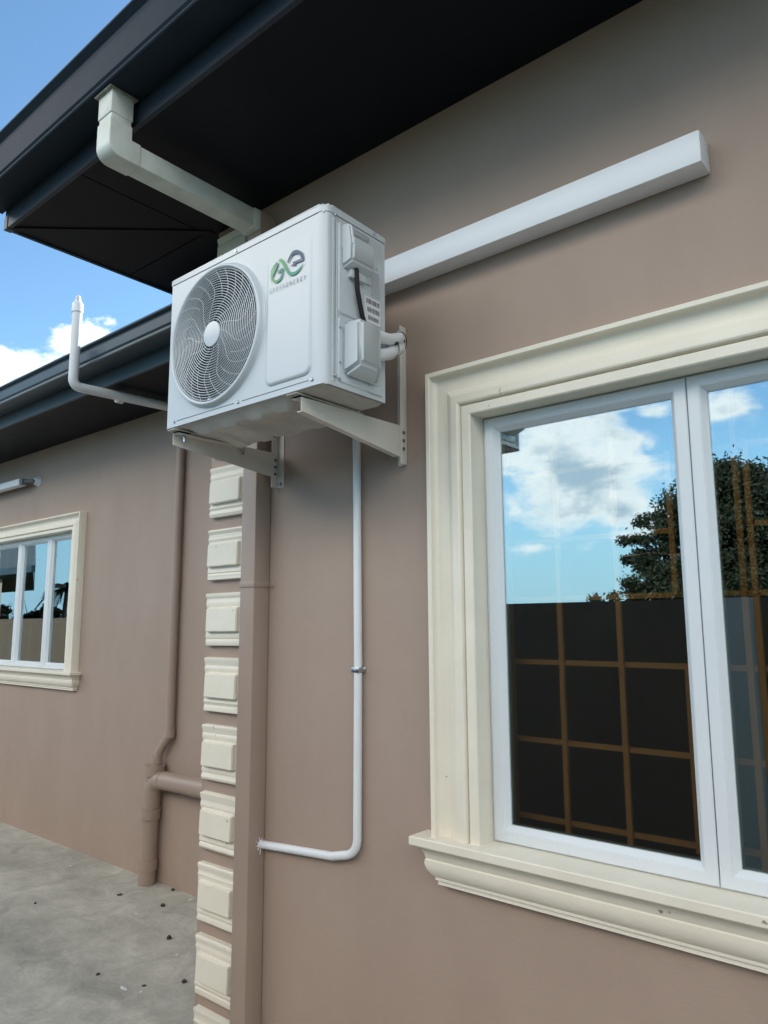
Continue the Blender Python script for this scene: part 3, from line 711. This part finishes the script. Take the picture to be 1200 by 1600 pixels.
# handle cover with cable entry
b = MB()
y0_, y1_, z0_, z1_ = -.453, -.330, 2.682, 2.830
b.hexa([(AX1, y0_, z0_), (AX1, y1_, z0_), (AX1, y1_, 2.788), (AX1, y0_, 2.788), (AX1+.044, y0_+.008, z0_+.020), (AX1+.044, y1_-.010, z0_+.020), (AX1+.044, y1_-.010, 2.782), (AX1+.044, y0_+.008, 2.782)], .008, 4)
b.hexa([(AX1, y0_, 2.74), (AX1, y0_+.030, 2.74), (AX1, y0_+.030, z1_), (AX1, y0_, z1_), (AX1+.0438, y0_+.008, 2.75), (AX1+.0438, y0_+.026, 2.75), (AX1+.034, y0_+.026, z1_-.008), (AX1+.034, y0_+.008, z1_-.008)], .006, 4)
b.hexa([(AX1, y0_+.01, 2.80), (AX1, y1_, 2.80), (AX1, y1_, z1_), (AX1, y0_+.01, z1_), (AX1+.022, y0_+.012, 2.812), (AX1+.022, y1_-.008, 2.812), (AX1+.018, y1_-.008, z1_-.004), (AX1+.018, y0_+.012, z1_-.004)], .005, 3)
hd = b.build('handle_cover', 'acplastic', ac, 75)
o = MB().box(AX1+.0045, AX1+.008, y0_+.028, y1_-.006, 2.78, 2.82, .001).build('grip_recess', 'acplastic', hd, 0); o.matrix_parent_inverse = Matrix.Identity(4)
b = MB(); b.box(AX1, AX1+.02, -.425, -.355, 2.660, 2.688, .004); b.box(AX1, AX1+.012, -.36, -.322, 2.668, 2.70, .003)
b.build('cable_gland', 'acplastic', ac, 30)
b = MB(); b.tube(fillet([(AX1+.022, -.405, 2.69), (AX1+.024, -.402, 2.62), (AX1+.020, -.375, 2.545), (AX1+.018, -.345, 2.495)], .02, 6), .0078, 12)
b.build('cable', 'rubber', ac, 60)
# valve cover
b = MB()
b.hexa([(AX1+.001, -.449, 2.338), (AX1+.001, -.285, 2.338), (AX1+.001, -.285, 2.512), (AX1+.001, -.449, 2.512),
        (AX1+.076, -.444, 2.366), (AX1+.076, -.350, 2.366), (AX1+.076, -.350, 2.507), (AX1+.076, -.444, 2.507)], .013, 5)
b.build('valve_cover', 'acplastic', ac, 75)
MB().box(AX1+.001, AX1+.006, -.33, -.262, 2.318, 2.345, .001).box(AX1+.001, AX1+.008, -.305, -.301, 2.322, 2.340, .001).build('cover_tab', 'ac', ac, 0)
# stickers
b = MB(); b.prism([(-.346, 2.632), (-.270, 2.632), (-.270, 2.548), (-.346, 2.548)], 'x', AX1+.004, AX1+.0046)
stk = b.build('barcode_sticker', 'stk', ac, 0)
b = MB(); rb = random.Random(3)
for row, (z0_, z1_, ya, yb) in enumerate(((2.609, 2.625, -.340, -.276), (2.582, 2.598, -.334, -.274), (2.556, 2.570, -.330, -.280))):
    y_ = ya
    while y_ < yb:
        wd = rb.choice((.0008, .0012, .002)); b.box(AX1+.0044, AX1+.0049, y_, y_+wd, z0_, z1_); y_ += wd+rb.choice((.0008, .0012, .0018))
o = b.build('barcode', 'ink', stk, 0); o.matrix_parent_inverse = Matrix.Identity(4)
MB().prism([(-.318, 2.725), (-.276, 2.725), (-.276, 2.640), (-.318, 2.640)], 'x', AX1+.004, AX1+.0046).build('rating_sticker', 'stkgrey', ac, 0)
# feet and base pan
b = MB()
def sst(a_, b_, v):
    t_ = min(max((v-a_)/(b_-a_), 0), 1); return t_*t_*(3-2*t_)
rows = []; NX, NY = 130, 30
for j in range(NY+1):
    y_ = AY0+.003+(AY1-AY0-.006)*j/NY; row = []
    for i in range(NX+1):
        x_ = AX0+.003+(AX1-AX0-.012)*i/NX
        m1 = sst(.075, .13, x_)*(1-sst(.60, .655, x_))*sst(AY0+.012, AY0+.05, y_)*(1-sst(AY1-.05, AY1-.012, y_))
        rib = .5+.5*math.tanh(3*math.sin(2*math.pi*(x_+.06*(y_+.4))/.135))
        rib2 = .5+.5*math.tanh(3*math.sin(2*math.pi*(y_+.38)/.085+4*x_))
        z_ = -.006*sst(AX0, AX0+.02, x_)*(1-sst(AX1-.03, AX1-.012, x_))*sst(AY0, AY0+.02, y_)-m1*(.024+.006*rib+.0015*rib2+.012*sst(-.40, -.30, y_))
        row.append(b.bm.verts.new((x_, y_, AZ0+.0005+z_)))
    rows.append(row)
for j in range(NY):
    for i in range(NX): b.bm.faces.new((rows[j][i], rows[j][i+1], rows[j+1][i+1], rows[j+1][i]))
b.box(AX0+.002, AX1-.008, AY0+.008, AY1-.002, AZ0+.0015, AZ0+.006)
b.build('base_pan', 'pan', ac, 30)
for hx, hy in ((.33, -.30), (.60, -.40)):
    MB().cyl((hx, hy, AZ0-.0445 if hx < .5 else AZ0-.034), (hx, hy, AZ0-.030), .012, 20).build('drain_hole', 'rubber', ac, 0)
MB().tube([(.17, -.36, AZ0-.02), (.17, -.36, AZ0-.036)], [.014, .010], 16).build('drain_plug', 'pan', ac)
for xa in (.024, .650):
    f_ = MB().box(xa, xa+.046, AY0-.012, AY1+.012, AZ0-.0135, AZ0-.0105, .0008)
    f_.box(xa-.001, xa+.001, AY0+.01, AY1, AZ0-.012, AZ0)
    f_ = f_.build('foot', 'pan', ac, 0)
    for y_ in (-.485, -.235):
        o = MB().box(xa+.004, xa+.040, y_-.025, y_+.025, 2.2886, AZ0-.014, .001).build('rubber_pad', 'rubber', f_, 0); o.matrix_parent_inverse = Matrix.Identity(4)
# logo -------------------------------------------------------------
def band(pts_, widths, y, m, name='logo', parent=None):
    P = [Vector((a, c)) for a, c in pts_]
    # Catmull-Rom
    S = []; Wd = []
    for i in range(len(P)-1):
        p0 = P[i-1] if i else P[0]*2-P[1]; p1, p2 = P[i], P[i+1]; p3 = P[i+2] if i+2 < len(P) else P[-1]*2-P[-2]
        for k in range(8):
            t_ = k/8
            S.append(.5*((2*p1)+(p2-p0)*t_+(2*p0-5*p1+4*p2-p3)*t_*t_+(3*p1-p0-3*p2+p3)*t_**3)); Wd.append(widths[i]*(1-t_)+widths[i+1]*t_)
    S.append(P[-1]); Wd.append(widths[-1])
    b = MB(); prev = None
    for i, s_ in enumerate(S):
        d = (S[min(i+1, len(S)-1)]-S[max(i-1, 0)]).normalized(); nn = Vector((-d.y, d.x))*Wd[i]/2
        cur = [b.bm.verts.new((s_.x+nn.x, y, s_.y+nn.y)), b.bm.verts.new((s_.x-nn.x, y, s_.y-nn.y))]
        if prev: b.bm.faces.new((prev[0], cur[0], cur[1], prev[1]))
        prev = cur
    return b
LY = AY0-.0052
lg = MB()
b = band([(.5955, 2.7445), (.6069, 2.7464), (.6200, 2.7304), (.6350, 2.7056), (.6500, 2.6864), (.6675, 2.6799), (.6844, 2.6815), (.6986, 2.6892), (.7114, 2.7000)], [.002, .009, .011, .011, .011, .011, .010, .007, .002], LY, 'lg1')
lgo = b.build('logo', 'lg1', ac, 0)
def sub(b, m, name):
    o = b.build(name, m, lgo, 0); o.matrix_parent_inverse = Matrix.Identity(4); return o
sub(band([(.6398, 2.7257), (.6493, 2.7394), (.6637, 2.7500), (.6831, 2.7471), (.7001, 2.7341), (.7070, 2.7158), (.7060, 2.7100)], [.005, .009, .012, .012, .011, .011, .006], LY, 'lgb'), 'lgb', 'logo_arch')
b = MB(); b.bm.faces.new([b.bm.verts.new((x_, LY-.0002, z_)) for x_, z_ in [(.7030, 2.7194), (.7113, 2.7087), (.6750, 2.7112), (.6804, 2.7031), (.6486, 2.7118), (.6681, 2.7117), (.6619, 2.7189)]]); sub(b, 'lgk', 'logo_bolt')
b = MB(); b.bm.faces.new([b.bm.verts.new((x_, LY, z_)) for x_, z_ in [(.588, 2.7456), (.573, 2.7379), (.5618, 2.7234), (.5605, 2.7018), (.5671, 2.6830), (.5702, 2.6989), (.5815, 2.7148), (.5926, 2.7274), (.5940, 2.7416)]]); sub(b, 'lg2', 'logo_leaf')
for q_ in (((.588, 2.7430), (.578, 2.731), (.5690, 2.716), (.5650, 2.703)), ((.590, 2.733), (.580, 2.720), (.573, 2.705))):
    sub(band(list(q_), [.0005]+[.0016]*(len(q_)-2)+[.0004], LY-.0003, 'ac'), 'ac', 'logo_vein')
sub(band([(.5740, 2.6938), (.5790, 2.6830), (.5940, 2.6785), (.6080, 2.6842), (.6140, 2.6952), (.6150, 2.715)], [.003, .008, .010, .010, .009, .008], LY, 'lg3'), 'lg3', 'logo_hook')
b = MB(); b.bm.faces.new([b.bm.verts.new((x_, LY-.0002, z_)) for x_, z_ in [(.6190, 2.7170), (.6100, 2.7160), (.5930, 2.7123), (.5940, 2.7042), (.6105, 2.7080), (.6195, 2.705)]]); sub(b, 'lg3', 'logo_hook_tip')
def text(s_, x, z, size, m, xs=.72):
    cu = bpy.data.curves.new('t', 'FONT'); cu.body = s_; cu.size = size; cu.align_x = 'CENTER'
    to = bpy.data.objects.new('t', cu); col.objects.link(to)
    dg = bpy.context.evaluated_depsgraph_get(); me = bpy.data.meshes.new_from_object(to.evaluated_get(dg)); bpy.data.objects.remove(to)
    b = MB(); b.bm.from_mesh(me)
    for v in b.bm.verts: v.co = Vector((x+v.co.x*xs, LY-.0001, z+v.co.y))
    return b
for i, ch in enumerate('GREENENERGY'):
    o = text(ch, .5605+i*.01575, 2.6475-i*.0004, .0225, None, .62).build('lettering', 'txtg' if i < 5 else 'txtk', lgo, 0); o.matrix_parent_inverse = Matrix.Identity(4)
b = MB()
tb = text('HQ', 0, 0, .012, None)
for v in tb.bm.verts: v.co = Vector((AX1+.0046, -.288+v.co.x, 2.735+v.co.z))
o = tb.build('marking', 'ink', ac, 0)

# ------------------------------------------------------------------ insulated pipes and ties
ip = thing('insulated_pipes', 'pair of white lagged pipes with black ties behind the valve cover', 'pipes', (.82, -.25, 2.5))
p1 = fillet([(.845, -.345, 2.487), (.835, -.26, 2.500), (.822, -.195, 2.530), (.785, -.150, 2.553), (.70, -.125, 2.56), (.60, -.10, 2.66), (.55, -.05, 2.82)], .03, 8)
MB().tube(p1, .0185, 18).build('lagged_pipe', 'white', ip, 60)
p2 = fillet([(.840, -.345, 2.425), (.828, -.27, 2.450), (.815, -.19, 2.500), (.780, -.140, 2.520), (.70, -.115, 2.52), (.60, -.08, 2.62), (.50, -.05, 2.82)], .03, 8)
MB().tube(p2, .0195, 18).build('lagged_pipe', 'white', ip, 60)
def tie(c, d, r_, h):
    c = Vector(c); d = Vector(d).normalized(); e = d.cross(Vector((0, 0, 1))).normalized(); u_ = e.cross(d)
    pts_ = [c+r_*math.cos(2*math.pi*k/24)*e+h*math.sin(2*math.pi*k/24)*u_ for k in range(24)]
    b = MB(); b.tube(pts_, .0016, 6, closed=True); b.box(c.x+.016, c.x+.024, c.y-.012, c.y-.004, c.z-.006, c.z+.002)
    b.tube([c+Vector((.02, -.01, 0)), c+Vector((.032, -.014, -.016))], .0012, 6)
    b.build('cable_tie', 'rubber', ip, 60)
tie((.824, -.232, 2.494), (-.1, .6, .3), .021, .037)
tie((.798, -.160, 2.533), (-.7, .6, .1), .021, .034)

# ------------------------------------------------------------------ soil stack and vent on the wing
ss = thing('soil_stack', 'taupe soil pipe on the wing wall with pale vent rising past the gutter', 'soil pipe', (-2.06, .80, 0))
PY = .825
b = MB(); b.tube(fillet([(-1.925, .845, 3.06), (-1.925, .845, .92), (-2.02, .83, .80), (-2.02, .822, .70)], .035, 8), .0285, 20)
b.build('upper_pipe', 'brown', ss, 60)
for z0_, z1_ in ((.90, .945),): MB().tube([(-1.925, .845, z0_), (-1.925, .845, z1_)], .033, 24).build('collar', 'brown', ss, 40)
MB().tube([(-2.02, .822, .735), (-2.02, .822, .775)], .033, 24).build('collar', 'brown', ss, 40)
LPX, LPY = -2.075, .815
b = MB(); b.tube([(LPX+.04, LPY, .70), (LPX+.01, LPY, .40), (LPX, LPY, -.02)], .054, 28); b.build('lower_pipe', 'brown', ss, 60)
MB().tube([(LPX+.045, LPY, .660), (LPX+.047, LPY, .725)], .0635, 28).build('collar', 'brown', ss, 40)
MB().tube([(LPX+.008, LPY, .395), (LPX+.014, LPY, .460)], .0640, 28).build('collar', 'brown', ss, 40)
MB().tube([(LPX, LPY, .085), (LPX, LPY, .15)], .0635, 28).build('collar', 'brown', ss, 40)
b = MB(); b.tube(fillet([(LPX+.012, LPY, .43), (LPX+.032, LPY, .625), (LPX+.14, LPY, .640), (WX-.001, LPY, .660)], .075, 10), .0555, 28)
b.build('branch_pipe', 'brown', ss, 60)
for x_ in (-1.93, -1.63): MB().tube([(x_-.004, LPY, .6395+(x_+1.93)*.013), (x_+.004, LPY, .6400+(x_+1.93)*.013)], .0575, 28).build('joint_ring', 'brown', ss, 40)
MB().tube([(-1.63, LPY, .6445), (WX-.002, LPY, .6600)], .0590, 28).build('coupling', 'brown', ss, 40)
b = MB(); b.tube([(LPX+.02, LPY, .06), (LPX-.075, LPY+.01, .10)], .040, 24); b.build('stub_branch', 'brown', ss, 40)
VX = -2.03
b = MB(); b.tube(fillet([(-1.935, .83, 3.06), (VX, .125, 3.068), (VX, .125, 3.585)], .055, 10), .0300, 22)
b.build('vent_pipe', 'oldpvc' if False else 'white', ss, 60)
MB().tube([(VX, .42, 3.0655), (VX, .46, 3.065)], .0345, 24).build('collar', 'white', ss, 40)
MB().tube([(VX, .125, 3.545), (VX, .125, 3.60), (VX, .125, 3.612)], [.0345, .0345, .028], 24).build('vent_cap', 'white', ss, 40)
b = MB()
for k in range(7):
    a_ = 2*math.pi*k/7; b.tube([(VX+.018*math.cos(a_), .125+.018*math.sin(a_), 3.61), (VX+.010*math.cos(a_), .125+.010*math.sin(a_), 3.655)], .0042, 8)
b.tube([(VX, .125, 3.645), (VX, .125, 3.658)], [.013, .009], 12)
b.build('vent_cage', 'white', ss, 40)

# ------------------------------------------------------------------ tube light on the wing
tl = thing('wall_light', 'unlit white batten light above the far window', 'wall light', (-4.6, .82, 2.85))
MB().box(-5.40, -4.20, .765, .835, 2.812, 2.872, .008).build('housing', 'lamp', tl, 30)
MB().box(-4.201, -4.155, .772, .830, 2.815, 2.866, .006).build('end_cap', 'lampgrey', tl, 30)
b = MB(); b.tube([(-4.155, .80, 2.842), (-4.10, .815, 2.842), (-4.07, .84, 2.842)], [.012, .016, .014], 14); b.build('swivel_arm', 'lampgrey', tl, 40)
MB().tube([(-4.07, .845, 2.842), (-4.07, .8795, 2.842)], [.030, .045], 24).build('wall_plate', 'lamp', tl, 40)

# ------------------------------------------------------------------ boundary wall
bwl = thing('boundary_wall', 'plain brown boundary wall across the yard, seen mirrored in the windows', 'wall', (0, -3.2, 0))
MB().box(-30, 12, -3.3, -3.1, -.3, 1.765).build('panel', 'bwall', bwl, 0)
MB().box(.70, .985, -3.32, -3.07, -.3, 1.768).build('pier', 'pier', bwl, 0)

# ------------------------------------------------------------------ trees beyond the boundary wall
def tree(name, label, base, blobs, nleaf, m, ls=.16, cat='tree', group=None, seed=1):
    q = random.Random(seed); base = Vector(base)
    tr_ = thing(name, label, cat, base, group)
    b = MB(); top = Vector((base.x, base.y, blobs[0][0][2]-.3))
    b.tube([base, base+Vector((.05, 0, (top.z-base.z)*.5)), top], [.22, .17, .12], 10)
    for (c, rad) in blobs:
        c = Vector(c); st = base+(top-base)*q.uniform(.55, .95); mid = (st+c)/2+Vector((q.uniform(-.2, .2), q.uniform(-.2, .2), .15))
        b.tube([st, mid, c], [.09, .06, .02], 7)
        for _ in range(5):
            e = c+Vector([q.gauss(0, .5)*r_ for r_ in rad]); b.tube([mid, (mid+e)/2+Vector((0, 0, .1)), e], [.035, .025, .01], 5)
    b.build('trunk', 'bark', tr_, 60)
    vs = []; fs = []
    tot = sum(r_[0]*r_[1]*r_[2] for c, r_ in blobs)
    for c, rad in blobs:
        c = Vector(c); k_ = int(nleaf*rad[0]*rad[1]*rad[2]/tot)
        clumps = []
        for _ in range(max(7, k_//330)):
            d = Vector([q.gauss(0, 1) for _ in range(3)]).normalized()*(q.random()**.45)
            clumps.append(c+Vector((d.x*rad[0], d.y*rad[1], d.z*rad[2])))
        for _ in range(k_):
            cl = q.choice(clumps); s_ = .19*max(.5, min(rad)*.9)
            p_ = cl+Vector((q.gauss(0, s_), q.gauss(0, s_), q.gauss(0, s_*.7)))
            a1 = Vector([q.gauss(0, 1) for _ in range(3)]).normalized(); a2 = a1.cross(Vector([q.gauss(0, 1) for _ in range(3)])).normalized()
            l_ = ls*q.uniform(.6, 1.2); n0 = len(vs)
            vs += [p_-a1*l_/2, p_+a2*l_*.22, p_+a1*l_/2, p_-a2*l_*.22]; fs.append((n0, n0+1, n0+2, n0+3))
    me = bpy.data.meshes.new('crown'); me.from_pydata([tuple(v) for v in vs], [], fs); me.materials.append(MT[m])
    o = bpy.data.objects.new('crown', me); col.objects.link(o); o.parent = tr_; o.matrix_parent_inverse = Matrix.Translation(-base)
    return tr_
TY = -18.0
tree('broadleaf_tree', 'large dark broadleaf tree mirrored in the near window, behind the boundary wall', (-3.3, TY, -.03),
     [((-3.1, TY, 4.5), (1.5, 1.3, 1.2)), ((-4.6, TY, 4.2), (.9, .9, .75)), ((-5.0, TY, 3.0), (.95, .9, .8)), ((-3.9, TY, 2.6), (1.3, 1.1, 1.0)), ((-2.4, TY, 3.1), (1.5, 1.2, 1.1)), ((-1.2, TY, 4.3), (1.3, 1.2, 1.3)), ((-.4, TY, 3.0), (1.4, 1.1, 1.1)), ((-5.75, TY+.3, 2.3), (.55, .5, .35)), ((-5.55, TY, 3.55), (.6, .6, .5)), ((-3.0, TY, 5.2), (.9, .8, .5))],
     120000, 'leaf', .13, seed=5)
tree('shrub', 'small pale-topped shrub mirrored just above the boundary wall', (-6.75, TY, -.03), [((-6.75, TY, 2.2), (.28, .28, .22))], 500, 'leaf', .12, 'shrub', seed=8)
g_ = 'trees far beyond the boundary wall'
for i, (x, y, h, wd, lab) in enumerate([(-47.5, -20, 3.6, 1.5, 'low round tree beside the palm, mirrored in the far window'), (-50.5, -20, 3.0, 1.6, 'bushy low tree in the middle of the far window reflection'), (-55.5, -20, 3.5, 1.4, 'dark ragged tree at the left of the far window reflection')]):
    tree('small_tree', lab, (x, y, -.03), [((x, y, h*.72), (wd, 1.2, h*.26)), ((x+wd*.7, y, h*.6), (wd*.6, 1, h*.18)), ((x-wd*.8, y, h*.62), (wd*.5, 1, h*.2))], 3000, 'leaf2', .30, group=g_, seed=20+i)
# palm
pm = thing('palm_tree', 'tall palm with drooping fronds mirrored in the far window', 'palm tree', (-45.6, -20, -.03))
b = MB(); b.tube([(-45.6, -20, -.03), (-45.5, -20, 2.2), (-45.3, -20, 4.0)], [.2, .15, .12], 10); b.build('trunk', 'bark', pm, 60)
for k in range(22):
    a_ = 2*math.pi*k/22+.2; ln = 1.45+.3*math.sin(k*2.3); b = MB(); q = []
    for j in range(9):
        t_ = j/8; q.append(Vector((-45.3+math.cos(a_)*ln*t_, -20+math.sin(a_)*ln*t_, 4.0+(1.1+.7*math.sin(k*1.7))*t_-1.8*t_*t_)))
    b.tube(q, [.03]*8+[.01], 5)
    side = Vector((-math.sin(a_), math.cos(a_), 0))
    for j in range(1, 9):
        for s_ in (-1, 1):
            for h_ in (0, .5):
                p_ = q[j]*(1-h_)+q[j-1]*h_; e_ = p_+side*s_*.40+Vector((math.cos(a_)*.15, math.sin(a_)*.15, -.22))
                f = [b.bm.verts.new(v) for v in (p_-Vector((0, 0, .02)), e_, p_+Vector((math.cos(a_)*.10, math.sin(a_)*.10, .02)))]; b.bm.faces.new(f)
    b.build('frond', 'leaf2', pm, 0)

# neighbour's long eave beyond the boundary wall, mirrored in the far window
nh = thing('neighbour_house', 'neighbouring house with deep dark eave mirrored in the far window', 'house', (-45, -15, 0))
ev = [(-34.0, -12.6), (-60, -12.6), (-60, -20), (-50, -20)]
MB().prism([(-38.4, -13.0), (-59, -13.0), (-59, -19), (-53, -19)], 'z', -.03, 4.1).build('wall', 'wall', nh, 0)
MB().prism(ev, 'z', 4.12, 4.2).build('soffit', 'soffit', nh, 0)
MB().prism([(-33.8, -12.4), (-60.2, -12.4), (-60.2, -12.59), (-33.8, -12.59)], 'z', 4.21, 4.55).build('gutter', 'farmetal', nh, 0)
MB().prism(ev, 'z', 4.21, 5.9).build('roof', 'roof', nh, 0)

# ------------------------------------------------------------------ small debris on the slab
def chip(name, x, y, s_, m, lab, cat, grp, sq=.6, el=1.0, rot=0):
    q = random.Random(int(x*1000)); b = bmesh.new(); bmesh.ops.create_icosphere(b, subdivisions=2, radius=1)
    for v in b.verts: v.co *= q.uniform(.72, 1.1)
    mb = MB(); mb.join(b, Matrix.Translation((x, y, s_*sq*.55)) @ Matrix.Rotation(rot, 4, 'Z') @ Matrix.Diagonal((s_*el, s_, s_*sq, 1)))
    return tag(mb.build(name, m, None, 25), lab, cat, grp)
DEB = [(265, 1389), (270, 1382), (55, 1410), (82, 1346), (188, 1398), (150, 1391), (254, 1417), (264, 1467), (291, 1444), (288, 1535), (153, 1522), (205, 1250)]
def gp(px, py):
    D_ = F+rr*((px-600)/1156.76)-uu*((py-800)/1156.76); t_ = -CAM.z/D_.z; return CAM+D_*t_
for i, (px, py, s_, el) in enumerate([(55, 1412, .012, 1), (187, 1399, .014, 1.9), (254, 1416, .021, 1.1), (264, 1467, .022, 1), (288, 1535, .018, 1), (153, 1523, .011, 1.6), (270, 1391, .017, 1.4), (225, 1541, .009, 2)]):
    P_ = gp(px, py)
    chip('stone_chip', P_.x, P_.y, s_*.72, 'stone', 'small dark stone chip lying on the grey concrete', 'stone', 'dark stone chips on the concrete', .7, el, i)
for i, (px, py, s_, el) in enumerate([(193, 1545, .010, 3.2), (298, 1407, .013, 1.4), (213, 1428, .007, 1.5), (276, 1492, .006, 1.3), (220, 1550, .006, 2), (110, 1353, .006, 1.4)]):
    P_ = gp(px, py)
    chip('plaster_flake', P_.x, P_.y, s_, 'chip', 'small white plaster flake lying on the grey concrete', 'plaster flake', 'white plaster flakes on the concrete', .35, el, i*1.3)
for x_ in [-.46-.02*k for k in range(0)]: pass
bpy.context.view_layer.update()
